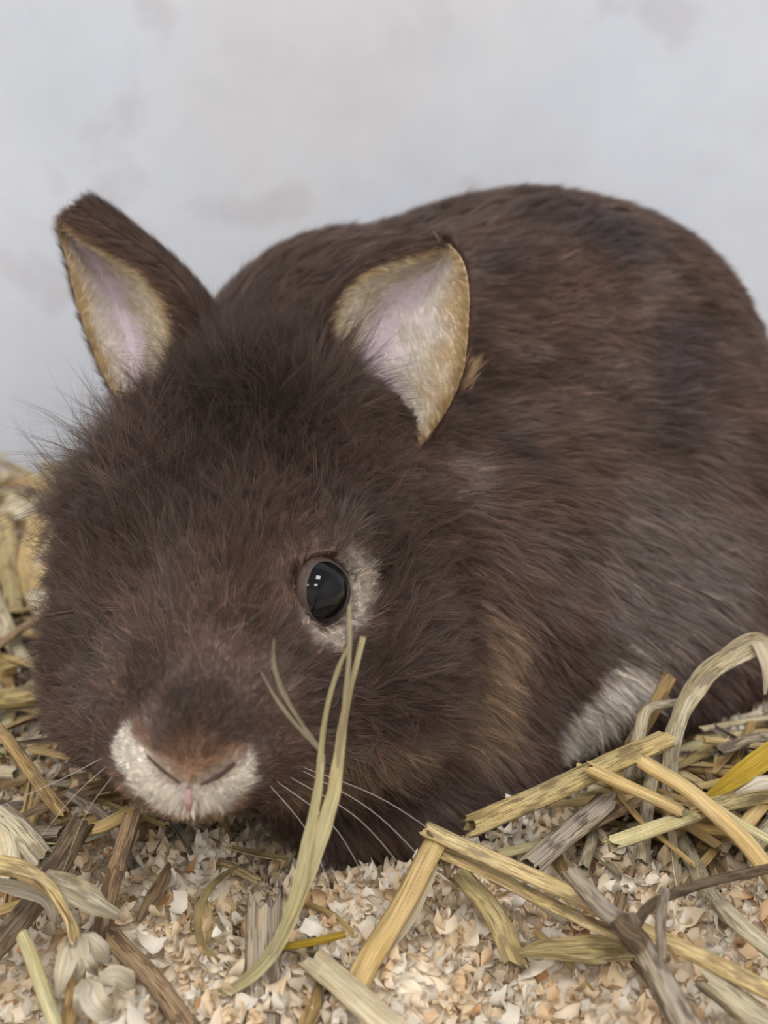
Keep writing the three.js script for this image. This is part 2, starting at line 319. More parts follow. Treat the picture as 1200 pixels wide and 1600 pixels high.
const EARPTS = EARS.flatMap((e) => [e.C[0], e.C[1], e.O[0], e.O[1], e.M[0]].map(V));
function coatOver() {
  const P = skinGeo.attributes.position, nt = P.count / 3, cum = new Float32Array(nt), a = new THREE.Vector3(), b = new THREE.Vector3(), c = new THREE.Vector3(), e = new THREE.Vector3(), n = new THREE.Vector3(), flow = new THREE.Vector3(), eye = camera.position;
  let sum = 0;
  for (let t = 0; t < nt; t++) {
    a.fromBufferAttribute(P, t * 3); b.fromBufferAttribute(P, t * 3 + 1); c.fromBufferAttribute(P, t * 3 + 2);
    const area = e.copy(b).sub(a).cross(n.copy(c).sub(a)).length() / 2;
    a.add(b).add(c).divideScalar(3); grad(a.x, a.y, a.z, n);
    const facing = n.dot(e.copy(eye).sub(a).normalize());
    let w = facing > -0.25 ? 1 : 0.12;
    if (a.y < 0.004 || a.x > 0.2) w *= 0.15;
    const dn = a.distanceTo(NOSE); w *= dn < 0.03 ? 3 : dn < 0.075 ? 1.7 : 1; 
    sum += area * w; cum[t] = sum;
  }
  const N = 210000;
  for (let k = 0; k < N; k++) {
    const target = rnd() * sum; let lo = 0, hi = nt - 1; while (lo < hi) { const m = (lo + hi) >> 1; if (cum[m] < target) lo = m + 1; else hi = m; }
    let u = rnd(), v = rnd(); if (u + v > 1) { u = 1 - u; v = 1 - v; }
    a.fromBufferAttribute(P, lo * 3); b.fromBufferAttribute(P, lo * 3 + 1).sub(a); c.fromBufferAttribute(P, lo * 3 + 2).sub(a);
    const p = a.addScaledVector(b, u).addScaledVector(c, v); grad(p.x, p.y, p.z, n);
    const toEye = e.copy(p).sub(EYE.at), along = toEye.dot(EYE.n), re = Math.sqrt(Math.max(0, toEye.lengthSq() - along * along));
    if (re < EYE.open - 0.0002 && Math.abs(along) < 0.02) continue;
    const head = sstep(0.012, -0.012, sdHead(p.x, p.y, p.z) - sdBody(p.x, p.y, p.z));
    const dn = p.distanceTo(NOSE);
    // combing
    const fx = noise3(p.x * 100, p.y * 100, p.z * 100), fy = noise3(p.x * 100 + 31, p.y * 100, p.z * 100), fz = noise3(p.x * 100, p.y * 100 + 17, p.z * 100);
    flow.copy(p).sub(NOSE).normalize();
    if (head > 0) {
      const crown = sstep(0.07, 0.1, dn); flow.y -= 0.35 * crown; 
    }
    T1.copy(TAILWARD); T1.y -= 0.95 * sstep(0.135, 0.03, p.y) + 0.1; 
    flow.multiplyScalar(head).addScaledVector(T1, 1 - head);
    const mess = mix(0.34, 1.15, head * sstep(0.04, 0.09, dn));
    flow.x += fx * mess; flow.y += fy * mess; flow.z += fz * mess;
    const eyeNear = sstep(0.022, 0.009, re) * (Math.abs(along) < 0.02 ? 1 : 0);
    if (eyeNear > 0) flow.addScaledVector(T2.copy(toEye).addScaledVector(EYE.n, -along).normalize(), eyeNear * 0.7);
    flow.addScaledVector(n, -flow.dot(n)).normalize();
    const lenHead = mix(2.6, 9, sstep(0.012, 0.07, dn)) + 4 * sstep(0.085, 0.12, dn);
    let len = mix(mix(11, 9, sstep(0.06, 0.14, p.y)), lenHead, head) * mm * rr(0.75, 1.25);
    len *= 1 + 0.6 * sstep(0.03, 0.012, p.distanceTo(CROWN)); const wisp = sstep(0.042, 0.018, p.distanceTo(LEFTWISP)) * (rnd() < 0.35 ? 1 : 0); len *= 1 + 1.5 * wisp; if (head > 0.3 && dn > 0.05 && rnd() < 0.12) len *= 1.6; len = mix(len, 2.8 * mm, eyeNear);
    if (dn < 0.035 && p.y < NOSE.y - 0.007) len += 2.5 * mm;
    let lift = mix(0.26, mix(0.22, 0.56, sstep(0.02, 0.06, dn)), head); lift = mix(lift, 0.12, eyeNear);
    let earD = 1; for (const q of EARPTS) earD = Math.min(earD, p.distanceTo(q)); const earNear = sstep(0.028, 0.008, earD); len *= 1 - 0.45 * earNear; lift = mix(lift, 0.34, earNear);
    const clumpN = noise3(p.x * 140, p.y * 140, p.z * 140); lift += 0.12 * clumpN;
    const col = coat(p).map((q) => q * (1 + 0.5 * wisp) * mix(1, 0.76, head * sstep(0.03, 0.06, dn)));  // wisps coloured lighter to paint in light coming through them from behind
    if (head > 0.4 && dn > 0.035 && eyeNear < 0.1 && rnd() < 0.07) { addTuft('head_fur', p, n, flow, len * rr(0.8, 1.2), rr(0.4, 0.75), rr(0.7, 1.3), 0.5 * mm, col.map((q) => q * rr(1.2, 1.9)), 0.8, 0.4); continue; }
    const set = head > 0.5 ? (dn < 0.03 ? 'muzzle_fur' : 'head_fur') : 'body_fur';
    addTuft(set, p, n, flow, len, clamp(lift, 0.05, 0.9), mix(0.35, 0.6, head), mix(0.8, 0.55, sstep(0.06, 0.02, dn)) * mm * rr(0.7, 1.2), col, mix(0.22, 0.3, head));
  }
}
coatOver();
function coatEars() {
  const a = new THREE.Vector3(), b = new THREE.Vector3(), c = new THREE.Vector3(), n = new THREE.Vector3(), flow = new THREE.Vector3(), du = new THREE.Vector3(), dv = new THREE.Vector3();
  EARS.forEach((e, w) => {
    const g = earGeos[w], P = g.attributes.position, Nn = g.attributes.normal, UV = g.attributes.uv, idx = g.index.array, nt = idx.length / 3, cum = new Float32Array(nt); let sum = 0;
    for (let t = 0; t < nt; t++) { a.fromBufferAttribute(P, idx[t * 3]); b.fromBufferAttribute(P, idx[t * 3 + 1]).sub(a); c.fromBufferAttribute(P, idx[t * 3 + 2]).sub(a); sum += b.cross(c).length() / 2; cum[t] = sum; }
    for (let k = 0; k < 22000; k++) {
      const target = rnd() * sum; let lo = 0, hi = nt - 1; while (lo < hi) { const m = (lo + hi) >> 1; if (cum[m] < target) lo = m + 1; else hi = m; }
      const i0 = idx[lo * 3], i1 = idx[lo * 3 + 1], i2 = idx[lo * 3 + 2]; let u = rnd(), v = rnd(); if (u + v > 1) { u = 1 - u; v = 1 - v; } const q = 1 - u - v;
      const U = [UV.getX(i0), UV.getX(i1), UV.getX(i2)]; if (Math.max(...U) - Math.min(...U) > 0.5) for (let z = 0; z < 3; z++) if (U[z] < 0.5) U[z] += 1;
      const uu = (U[0] * q + U[1] * u + U[2] * v) % 1, vv = UV.getY(i0) * q + UV.getY(i1) * u + UV.getY(i2) * v;
      const look = earLook(uu, vv, w);
      if (look.inner && rnd() < look.bare * 0.93) continue;
      const p = new THREE.Vector3().fromBufferAttribute(P, i0).multiplyScalar(q).addScaledVector(b.fromBufferAttribute(P, i1), u).addScaledVector(c.fromBufferAttribute(P, i2), v);
      n.fromBufferAttribute(Nn, i0).multiplyScalar(q).addScaledVector(b.fromBufferAttribute(Nn, i1), u).addScaledVector(c.fromBufferAttribute(Nn, i2), v).normalize();
      if (sd(p.x, p.y, p.z) < -0.002) continue;
      // up the ear, and inside also in from the rims
      const j0 = Math.min(EAR_V - 2, Math.floor(vv * EAR_V)), ii = Math.floor(uu * EAR_SEG);
      dv.fromBufferAttribute(P, (j0 + 2) * EAR_SEG + ii).sub(a.fromBufferAttribute(P, j0 * EAR_SEG + ii)).normalize();
      du.fromBufferAttribute(P, j0 * EAR_SEG + (ii + 1) % EAR_SEG).sub(a.fromBufferAttribute(P, j0 * EAR_SEG + ii)).normalize();
      flow.copy(dv);
      if (look.inner) flow.multiplyScalar(0.75).addScaledVector(du, uu > 0.2 && uu < 0.9 ? -0.8 : 0.9); else if (uu > 0.9) flow.addScaledVector(du, 0.7); else if (uu < 0.5) flow.addScaledVector(du, -0.6);
      flow.addScaledVector(n, -flow.dot(n)).normalize();
      const len = (look.inner ? mix(4.4, 3, look.bare) : 5.2) * mm * rr(0.7, 1.25);
      addTuft(w ? 'ear_fur_far' : 'ear_fur_near', p, n, flow, len, look.inner ? 0.22 : 0.38, 0.45, 0.4 * mm * rr(0.7, 1.2), look.c, look.inner ? 0.15 : 0.26, look.inner ? 0.35 : 0.9);
    }
  });
}
coatEars();
for (let i = 0; i < 70; i++) {                                          // wispy lock behind the ear's outer edge
  const p = V([.0222, .12, -.3295]).add(V([rr(-2, 2) * mm, rr(-3, 2) * mm, rr(-1, 2) * mm]));
  addTuft('ear_fur_near', p, V([0.3, 0.2, 0.9]).normalize(), V([0.62, 0.75, -0.1]).normalize(), rr(5, 9.5) * mm, 0.08, 0.25, 0.4 * mm, mixc(C.tan, C.gold, rnd() * 0.5), 0.28, 0.5);
}
// eye
const lidSpots = [];
const eyeQ = new THREE.Quaternion().setFromUnitVectors(V([0, 0, 1]), EYE.n);
M.eye = new THREE.MeshPhysicalMaterial({ color: new THREE.Color().setRGB(0.005, 0.0045, 0.006), roughness: 0.045, specularIntensity: 0.55 });
M.lid = new THREE.MeshStandardMaterial({ color: 0x453732, roughness: 0.6 });
const eye_ = mesh('eye', new THREE.SphereGeometry(EYE.r, 48, 32), M.eye, rabbit); eye_.position.copy(EYE.c); eye_.userData.label = 'glossy black eye';
{
  const prof = [[0, 0.02], [0.1, 0.3], [0.35, 0.42], [0.8, 0.4], [1.4, 0.36], [2.1, 0.3], [2.8, 0.1], [3.2, -1.2]], N = 64, pos = [], idx = [], R = EYE.r / mm;
  for (let j = 0; j < prof.length; j++) for (let i = 0; i < N; i++) {               // hugs the ball; opening taller than wide, corners drawn out a little
    const a = i / N * Math.PI * 2, al = a - 0.12, ell = 1 / Math.hypot(Math.cos(al) / (Math.cos(al) < 0 ? 6.9 : 6.1), Math.sin(al) / 7.3) + 0.35 * Math.pow(Math.abs(Math.sin(al)), 6), rho = ell + prof[j][0];
    if (j > 1 && j < 6) for (let q = 0; q < (j > 2 ? 7 : 3); q++) lidSpots.push([a + q * 0.014, rho + q * 0.07 + rr(0, 0.5)]);
    pos.push(Math.cos(a) * rho * mm, Math.sin(a) * rho * mm, (Math.sqrt(Math.max(1, R * R - rho * rho)) + prof[j][1]) * mm);
  }
  for (let j = 0; j < prof.length - 1; j++) for (let i = 0; i < N; i++) { const q = (a, b) => a * N + b % N; idx.push(q(j, i), q(j + 1, i), q(j, i + 1), q(j, i + 1), q(j + 1, i), q(j + 1, i + 1)); }
  const g = new THREE.BufferGeometry(); g.setAttribute('position', new THREE.Float32BufferAttribute(pos, 3)); g.setIndex(idx); g.computeVertexNormals();
  const lid = mesh('eyelid', g, M.lid, rabbit); lid.position.copy(EYE.c); lid.quaternion.copy(eyeQ); lid.userData.label = 'taupe rim of bare skin round the eye';
}
for (const [a, rho] of lidSpots) {                                   // short hair on the lid, lying the way the face fur does
  if (rho > 9.1) continue;
  const p = V([Math.cos(a) * rho * mm, Math.sin(a) * rho * mm, Math.sqrt(Math.max(0.5, (EYE.r / mm) ** 2 - rho * rho)) * mm + 0.0003]).applyQuaternion(eyeQ), n = p.clone().normalize(); p.add(EYE.c);
  const f = p.clone().sub(NOSE).normalize(), away = p.clone().sub(EYE.at).normalize(); f.addScaledVector(away, 0.9).addScaledVector(n, -f.dot(n)).normalize();
  addTuft('head_fur', p, n, f, rr(1.3, 2.2) * mm, 0.12, 0.3, 0.32 * mm, coat(p), 0.2, 0.6);
}
const FUR_LABEL = { body_fur: 'short dense brown coat with dark mottling', head_fur: 'fluffy dark brown fur of the head and mane', muzzle_fur: 'short muzzle fur with two white lip patches', ear_fur_near: 'tan edged fur of an ear cupped towards the viewer', ear_fur_far: 'brown and cream fur of the pointed upright ear' };
let nT = 0;
for (const [set, list] of Object.entries(furSets)) {
  const g = new THREE.Group(); g.name = set.startsWith('ear') ? 'ear_fur' : set; rabbit.add(g); g.userData = { label: FUR_LABEL[set], kind: 'stuff' };
  list.forEach((k, i) => {
    const n = k.m.length / 16; nT += n; const im = new THREE.InstancedMesh(TUFTS[i], M.fur, n);
    im.name = 'hair'; im.instanceMatrix = new THREE.InstancedBufferAttribute(new Float32Array(k.m), 16); im.instanceColor = new THREE.InstancedBufferAttribute(new Float32Array(k.c), 3);
    im.castShadow = im.receiveShadow = true; im.userData.kind = 'stuff'; g.add(im);
  });
}
console.log('tufts', nT);

// swept tube with a radius for each point
function tubeGeo(pts, radii, sides = 6, steps = 24) {
  const c = new THREE.CatmullRomCurve3(pts.map((p) => p.isVector3 ? p : V(p))), f = c.computeFrenetFrames(steps), pos = [], idx = [];
  for (let j = 0; j <= steps; j++) {
    const t = j / steps, p = c.getPointAt(t), k = t * (radii.length - 1), i0 = Math.min(radii.length - 2, Math.floor(k)), r = mix(radii[i0], radii[i0 + 1], k - i0);
    for (let i = 0; i < sides; i++) { const a = i / sides * Math.PI * 2; const q = p.clone().addScaledVector(f.normals[j], Math.cos(a) * r).addScaledVector(f.binormals[j], Math.sin(a) * r); pos.push(q.x, q.y, q.z); }
  }
  for (let j = 0; j < steps; j++) for (let i = 0; i < sides; i++) { const a = j * sides + i, b = j * sides + (i + 1) % sides; idx.push(a, b, a + sides, b, b + sides, a + sides); }
  const g = new THREE.BufferGeometry(); g.setAttribute('position', new THREE.Float32BufferAttribute(pos, 3)); g.setIndex(idx); g.computeVertexNormals(); return g;
}
const off = (a, k) => { const p = snap(a), g = grad(p.x, p.y, p.z, new THREE.Vector3()); return p.clone().addScaledVector(g, k); };
M.nostril = new THREE.MeshStandardMaterial({ color: 0x3a2119, roughness: 0.6 });
M.lip = new THREE.MeshStandardMaterial({ color: 0xa98a88, roughness: 0.5 });
mesh('nostril', tubeGeo([V([-.0391, .0574, -.2218]), V([-.0356, .0585, -.2232]), V([-.0323, .0596, -.2268])], [0.0003, 0.0006, 0.0003]), M.nostril, rabbit).userData.label = 'dark nostril slit';
mesh('nostril', tubeGeo([V([-.0435, .0577, -.222]), V([-.047, .0597, -.2233]), V([-.0512, .0615, -.2268])], [0.0002, 0.0003, 0.0002]), M.nostril, rabbit).userData.label = 'dark nostril slit';
mesh('lip_cleft', tubeGeo([V([-.0415, .0571, -.2212]), V([-.0418, .0541, -.221]), V([-.042, .0507, -.2226])], [0.0007, 0.0011, 0.0006]), M.lip, rabbit).userData.label = 'pinkish cleft under the nose';
M.whisker = new THREE.MeshStandardMaterial({ color: 0xcabfb4, roughness: 0.35 });
const WHISK = [
  [[-.0197, .045, -.2482], [0, .0442, -.236], [.0172, .0363, -.2277]], [[-.0227, .0436, -.2463], [-.0058, .0401, -.2345], [.0064, .0302, -.2255]], [[-.0254, .0449, -.2429], [-.0117, .0388, -.234], [-.0036, .0283, -.227]], 
  [[-.0267, .0452, -.2411], [-.0176, .0362, -.2352], [-.0117, .0237, -.2285]], [[-.0198, .0439, -.2486], [-.0022, .0415, -.235], [.0128, .0315, -.2239]],
  [[-.0629, .052, -.2397], [-.0741, .0386, -.2445], [-.0847, .0258, -.2399]], [[-.0605, .053, -.2354], [-.0706, .0355, -.2413], [-.0758, .0228, -.2367]], [[-.064, .0525, -.2416], [-.0771, .0428, -.2461], [-.091, .0366, -.2449]],
];
for (const w of WHISK) mesh('whisker', tubeGeo([off(w[0], -0.001), V(w[1]), V(w[2])], [0.00007, 0.00006, 0.00003], 5, 16), M.whisker, rabbit);

// ---------------------------------------------------------------- bedding: loose wood shavings with straw on top
const bedH = (x, z) => {
  let h = 0.006 * noise3(x * 11, 0, z * 11) + 0.004 * noise3(x * 27, 5, z * 27) + 0.0015 * noise3(x * 90, 9, z * 90);
  h += 0.003 * sstep(-0.40, -0.60, z) * sstep(0.05, -0.15, x) + 0.012 * sstep(0.08, 0.2, x) * sstep(-0.5, -0.3, z);
  h -= 0.006 * sstep(0.12, 0.03, Math.hypot(x - 0.0, (z + 0.36)));
  h -= 0.022 * sstep(0.012, -0.02, sd(x, 0.004, z));
  return h;
};
const shaveTex = tex(512, 512, (u, v) => {
  const g = tile(u, v, 40, 1) * 0.5 + tile(u, v, 90, 2) * 0.5, t = tile(u, v, 14, 3), d = sstep(0.2, 0.7, tile(u, v, 60, 4));
  let c = [0.94 + 0.04 * g, 0.88 + 0.06 * g, 0.79 + 0.08 * g]; c = c.map((k, i) => k - [0.03, 0.07, 0.11][i] * sstep(0, 0.6, t) - d * [0.14, 0.17, 0.19][i]); return c;
}, true, 8, 8);
M.litter = new THREE.MeshStandardMaterial({ map: shaveTex, roughness: 0.95 });
const litter = new THREE.Group(); litter.name = 'wood_shavings'; scene.add(litter);
tag(litter, 'loose cream wood shavings covering the pen floor', 'wood shavings', null, 'stuff');
{
  const X0 = -0.6, X1 = 0.6, Z0 = -0.609, Z1 = 0.05, nx = 220, nz = 150, pos = [], uv = [], idx = [];
  for (let j = 0; j <= nz; j++) for (let i = 0; i <= nx; i++) { const x = mix(X0, X1, i / nx), z = mix(Z0, Z1, j / nz); pos.push(x, bedH(x, z), z); uv.push(x, z); }
  for (let j = 0; j < nz; j++) for (let i = 0; i < nx; i++) { const a = j * (nx + 1) + i, b = a + nx + 1; idx.push(a, b, a + 1, a + 1, b, b + 1); }
  // sides down to the floor
  const rim = []; for (let i = 0; i <= nx; i++) rim.push(i); for (let j = 1; j <= nz; j++) rim.push(j * (nx + 1) + nx); for (let i = nx - 1; i >= 0; i--) rim.push(nz * (nx + 1) + i); for (let j = nz - 1; j > 0; j--) rim.push(j * (nx + 1));
  const o = pos.length / 3; rim.forEach((k) => { pos.push(pos[k * 3], FLOOR, pos[k * 3 + 2]); uv.push(pos[k * 3] + 0.03, pos[k * 3 + 2]); });
  rim.forEach((k, i) => { const i2 = (i + 1) % rim.length; idx.push(k, rim[i2], o + i, rim[i2], o + i2, o + i); });
  const g = new THREE.BufferGeometry(); g.setAttribute('position', new THREE.Float32BufferAttribute(pos, 3)); g.setAttribute('uv', new THREE.Float32BufferAttribute(uv, 2)); g.setIndex(idx); g.computeVertexNormals();
  mesh('litter_bed', g, M.litter, litter).userData.kind = 'stuff';
}
// one shaving: a thin curled flake with ragged ends; size 1 across, thickness real
function flake(k, long, curl, twist) {
  let s = 991 + k * 317; const r = () => { s = (s * 16807) % 2147483647; return s / 2147483647; };
  const nu = 8, nv = 2, top = [], thick = 0.03, rag = Array.from({ length: nv + 1 }, () => [0.75 + 0.3 * r(), 0.7 + 0.35 * r()]), wob = Array.from({ length: nu + 1 }, () => [0.7 + 0.4 * r(), 0.7 + 0.4 * r()]);
  for (let i = 0; i <= nu; i++) for (let j = 0; j <= nv; j++) {
    const t = i / nu * 2 - 1, w = (j / nv * 2 - 1), e = t < 0 ? rag[j][0] : rag[j][1], x = t * 0.5 * e * long, y = w * 0.5 * (w < 0 ? wob[i][0] : wob[i][1]), a = x * curl, tw = twist * t;
    const cx = curl ? Math.sin(a) / curl : x, cy = curl ? (1 - Math.cos(a)) / curl : 0;
    top.push([cx, cy + y * Math.sin(tw), y * Math.cos(tw)]);
  }
  const pos = [], idx = [], q = (i, j) => i * (nv + 1) + j, n = top.length;
  for (const p of top) pos.push(...p); for (const p of top) pos.push(p[0], p[1] - thick, p[2]);
  for (let i = 0; i < nu; i++) for (let j = 0; j < nv; j++) { const a = q(i, j), b = q(i + 1, j), c = q(i, j + 1), d = q(i + 1, j + 1); idx.push(a, c, b, b, c, d, n + a, n + b, n + c, n + b, n + d, n + c); }
  const edge = []; for (let i = 0; i <= nu; i++) edge.push(q(i, 0)); for (let j = 1; j <= nv; j++) edge.push(q(nu, j)); for (let i = nu - 1; i >= 0; i--) edge.push(q(i, nv)); for (let j = nv - 1; j > 0; j--) edge.push(q(0, j));
  edge.forEach((a, i) => { const b = edge[(i + 1) % edge.length]; idx.push(a, b, n + a, b, n + b, n + a); });
  const g = new THREE.BufferGeometry(); g.setAttribute('position', new THREE.Float32BufferAttribute(pos, 3)); g.setIndex(idx);
  const uv = []; for (let i = 0; i < pos.length / 3; i++) uv.push(pos[i * 3] * 0.6 + k * 0.13, pos[i * 3 + 2] * 0.25 + k * 0.31); g.setAttribute('uv', new THREE.Float32BufferAttribute(uv, 2)); g.computeVertexNormals(); return g;
}
const FLAKES = [flake(1, 1.6, 1.5, 0.4), flake(2, 2.4, 2.2, -0.6), flake(3, 1.3, 0.9, 0.6), flake(4, 3.2, 2.6, 1.0), flake(5, 2.0, 0.7, -0.9)];
const woodTex = tex(128, 512, (u, v) => { const g = 0.5 * tile(u, v, 6, 11) + 0.5 * noise3(v * 60, u * 2, 3), p = noise3(v * 160, u * 3, 8); const b = 0.955 + 0.04 * g + 0.025 * p; return [b, b - 0.012 - 0.012 * g, b - 0.03 - 0.03 * g]; });
const woodMat = (c) => new THREE.MeshPhysicalMaterial({ color: c, map: woodTex, roughness: 0.85, transmission: 0.35, thickness: 0 });
const SHAVE = [['pale cream', woodMat('#fef1da')], ['whitish', woodMat('#fef8ec')], ['light tan', woodMat('#f7dbb0')], ['orange brown', woodMat('#e9bb86')], ['buff', woodMat('#fce8c6')]];
const FW = [0.36, 0.32, 0.10, 0.03, 0.19];
const pickW = () => { let r = rnd(), i = 0; while (r > FW[i] && i < FW.length - 1) r -= FW[i++]; return i; };
const farFromRabbit = (x, y, z, d) => sd(x, y, z) > d;
const inView = (x, z) => { const d = 0.0684 + 0.94 * -z; return Math.abs(x) < d * 0.34 + 0.03; };
// nearest and largest ones singly
{
  let made = 0, guard = 0;
  while (made < 290 && guard++ < 20000) {
    const z = -0.18 - 0.2 * Math.pow(rnd(), 1.2), x = rr(-0.125, 0.14); if (!inView(x, z)) continue;
    const y = bedH(x, z) + rr(0.001, 0.007); if (!farFromRabbit(x, y, z, 0.008)) continue;
    const k = pickW(), f = Math.floor(rnd() * FLAKES.length), m = mesh('wood_shaving', FLAKES[f], SHAVE[k][1]);
    const s = rr(0.003, 0.006) * (rnd() < 0.15 ? 1.5 : 1);
    m.position.set(x, y, z); m.scale.set(s, s * rr(0.7, 1.2), s * rr(0.6, 1)); m.rotation.set(rr(-0.6, 0.6), rr(0, 6.28), rr(-0.6, 0.6));
    const sort = (s > 0.006 ? 'large ' : s > 0.0045 ? 'medium ' : 'small ') + SHAVE[k][0] + [' short curled', ' long curled', ' flattish', ' ribbon like', ' twisted'][f]; tag(m, sort + ' flake among the loose wood shavings', 'wood shaving', sort + ' shavings');
    made++;
  }
}
// all the others
SHAVE.forEach(([, material], k) => FLAKES.forEach((geo, f) => {
  const ms = [], q = new THREE.Quaternion(), e = new THREE.Euler(), n = Math.round(42000 * FW[k] / FLAKES.length);
  for (let i = 0; i < n; i++) {
    const near = rnd() < 0.62, z = near ? rr(-0.42, -0.14) : rr(-0.6, -0.3), x = rr(-0.33, 0.33); if (!inView(x, z)) continue;
    const y = bedH(x, z) + rr(-0.0005, 0.0035); if (!farFromRabbit(x, y, z, 0.004)) continue;
    const s = rr(0.002, 0.0052); e.set(rr(-0.45, 0.45), rr(0, 6.28), rr(-0.45, 0.45)); q.setFromEuler(e);
    ms.push(new THREE.Matrix4().compose(new THREE.Vector3(x, y, z), q, new THREE.Vector3(s, s * rr(0.7, 1.2), s * rr(0.5, 1))));
  }
  const im = new THREE.InstancedMesh(geo, material, ms.length); ms.forEach((m, i) => im.setMatrixAt(i, m)); im.name = 'shavings'; im.castShadow = im.receiveShadow = true; im.userData.kind = 'stuff'; litter.add(im);
}));

// ---------------------------------------------------------------- straw
const strawTex = (dirt, k) => tex(256, 1024, (u, v) => {
  const s = 0.45 * noise3(u * 38, v * 3, k) + 0.5 * noise3(u * 100, v * 5, k + 4) + 0.35 * noise3(u * 14, v * 4, k + 9);
  const fleck = sstep(0.45, 0.8, noise3(u * 46, v * 13, k + 2)), patch = sstep(0.02, 0.42, fbm(u * 4, v * 9, k + 20, 4) + 0.2 * noise3(u * 40, v * 7, k + 13)), w = noise3(u * 3, v * 5, k + 30);
  const d = dirt * Math.min(1, 0.75 * fleck + 0.8 * patch), b = 0.84 + 0.17 * s;
  return [b, b - 0.01 + 0.015 * w, b - 0.035 + 0.05 * w].map((q, i) => q * (1 - d * [0.5, 0.53, 0.53][i]));
});
const ST = [strawTex(0.2, 1), strawTex(0.7, 2), strawTex(0.9, 3)];
const strawMat = (c, t, rough = 0.55) => new THREE.MeshPhysicalMaterial({ color: c, map: ST[t], bumpMap: ST[t], bumpScale: 0.0006, roughness: rough, specularIntensity: 0.6 });
const S = {
  gold: strawMat('#f4d395', 0, 0.4), golddirty: strawMat('#f8dda4', 1, 0.42), pale: strawMat('#fbeac6', 0, 0.5), beige: strawMat('#e2d4b6', 1, 0.6), grey: strawMat('#c2b3a0', 2, 0.75), brown: strawMat('#bc9f7e', 2, 0.7),
  olive: strawMat('#dac38c', 1, 0.55), green: strawMat('#fdf0bc', 0, 0.5), dark: strawMat('#8d7963', 2, 0.8), husk: strawMat('#faecd4', 0, 0.6), yellow: strawMat('#d3b23c', 0, 0.5), amber: strawMat('#dcb981', 1, 0.5),
};
// stalk: flattened, fluted hollow tube along a path; `arc` under 1 leaves it split open along its length
function stalkGeo(path, w, { flat = 0.6, arc = 1, sides = 18, steps = 26, twist = 0.4, k = 0, rag = 0.8, taper = 1, up = null } = {}) {
  const c = new THREE.CatmullRomCurve3(path.map((p) => p.isVector3 ? p : V(p)), false, 'centripetal'), L = c.getLength(), pos = [], uv = [], idx = [], U0 = up ? V(up) : new THREE.Vector3(0, 1, 0);
  const fl = Array.from({ length: sides + 1 }, (_, i) => 0.09 * noise3(i * 1.1, k * 3.3, 7)), n = sides + 1, wall = Math.min(0.0004, w * 0.12);
  for (let layer = 0; layer < 2; layer++) for (let j = 0; j <= steps; j++) {
    let t = j / steps; const tan = c.getTangentAt(t), sideV = new THREE.Vector3().crossVectors(tan, U0); if (sideV.lengthSq() < 0.02) sideV.crossVectors(tan, V([0.3, 0.2, 1])); sideV.normalize();
    const nor = new THREE.Vector3().crossVectors(sideV, tan).normalize(), base = c.getPointAt(t).addScaledVector(sideV, 0.12 * w * noise3(t * L * 30, k * 9, 2)).addScaledVector(nor, 0.1 * w * noise3(t * L * 30, k * 9, 6)), tw = twist * (t - 0.5) + k;
    for (let i = 0; i <= sides; i++) {
      const a = (i / sides - 0.5) * 2 * Math.PI * arc + tw + Math.PI / 2, wn = 1 + fl[i % sides] + 0.05 * noise3(t * L * 60, i * 0.7, k * 5), rad = (w / 2 * wn * mix(1, taper, t)) - (layer ? wall : 0);
      const ca = Math.cos(a - tw * 0.6), sa = Math.sin(a - tw * 0.6), endRag = (j === 0 ? -1 : j === steps ? 1 : 0) * rag * w * (0.25 + 0.75 * Math.abs(noise3(i * 1.3, k * 7 + j, 3)));
      const p = base.clone().addScaledVector(sideV, ca * rad).addScaledVector(nor, sa * rad * flat).addScaledVector(tan, endRag);
      pos.push(p.x, p.y, p.z); uv.push(i / sides * arc + k * 0.37, t * L * 9 + k * 1.7);
    }
  }
  const q = (l, j, i) => l * (steps + 1) * n + j * n + i;
  for (let j = 0; j < steps; j++) for (let i = 0; i < sides; i++) { const A = q(0, j, i), B = q(0, j, i + 1), D = q(0, j + 1, i), E = q(0, j + 1, i + 1), a = q(1, j, i), b = q(1, j, i + 1), d = q(1, j + 1, i), e = q(1, j + 1, i + 1); idx.push(A, D, B, B, D, E, a, b, d, b, e, d); }
  for (const j of [0, steps]) for (let i = 0; i < sides; i++) idx.push(q(0, j, i), q(0, j, i + 1), q(1, j, i), q(0, j, i + 1), q(1, j, i + 1), q(1, j, i));
  if (arc < 1) for (let j = 0; j < steps; j++) for (const i of [0, sides]) idx.push(q(0, j, i), q(0, j + 1, i), q(1, j, i), q(0, j + 1, i), q(1, j + 1, i), q(1, j, i));
  const g = new THREE.BufferGeometry(); g.setAttribute('position', new THREE.Float32BufferAttribute(pos, 3)); g.setAttribute('uv', new THREE.Float32BufferAttribute(uv, 2)); g.setIndex(idx); g.computeVertexNormals(); return g;
}
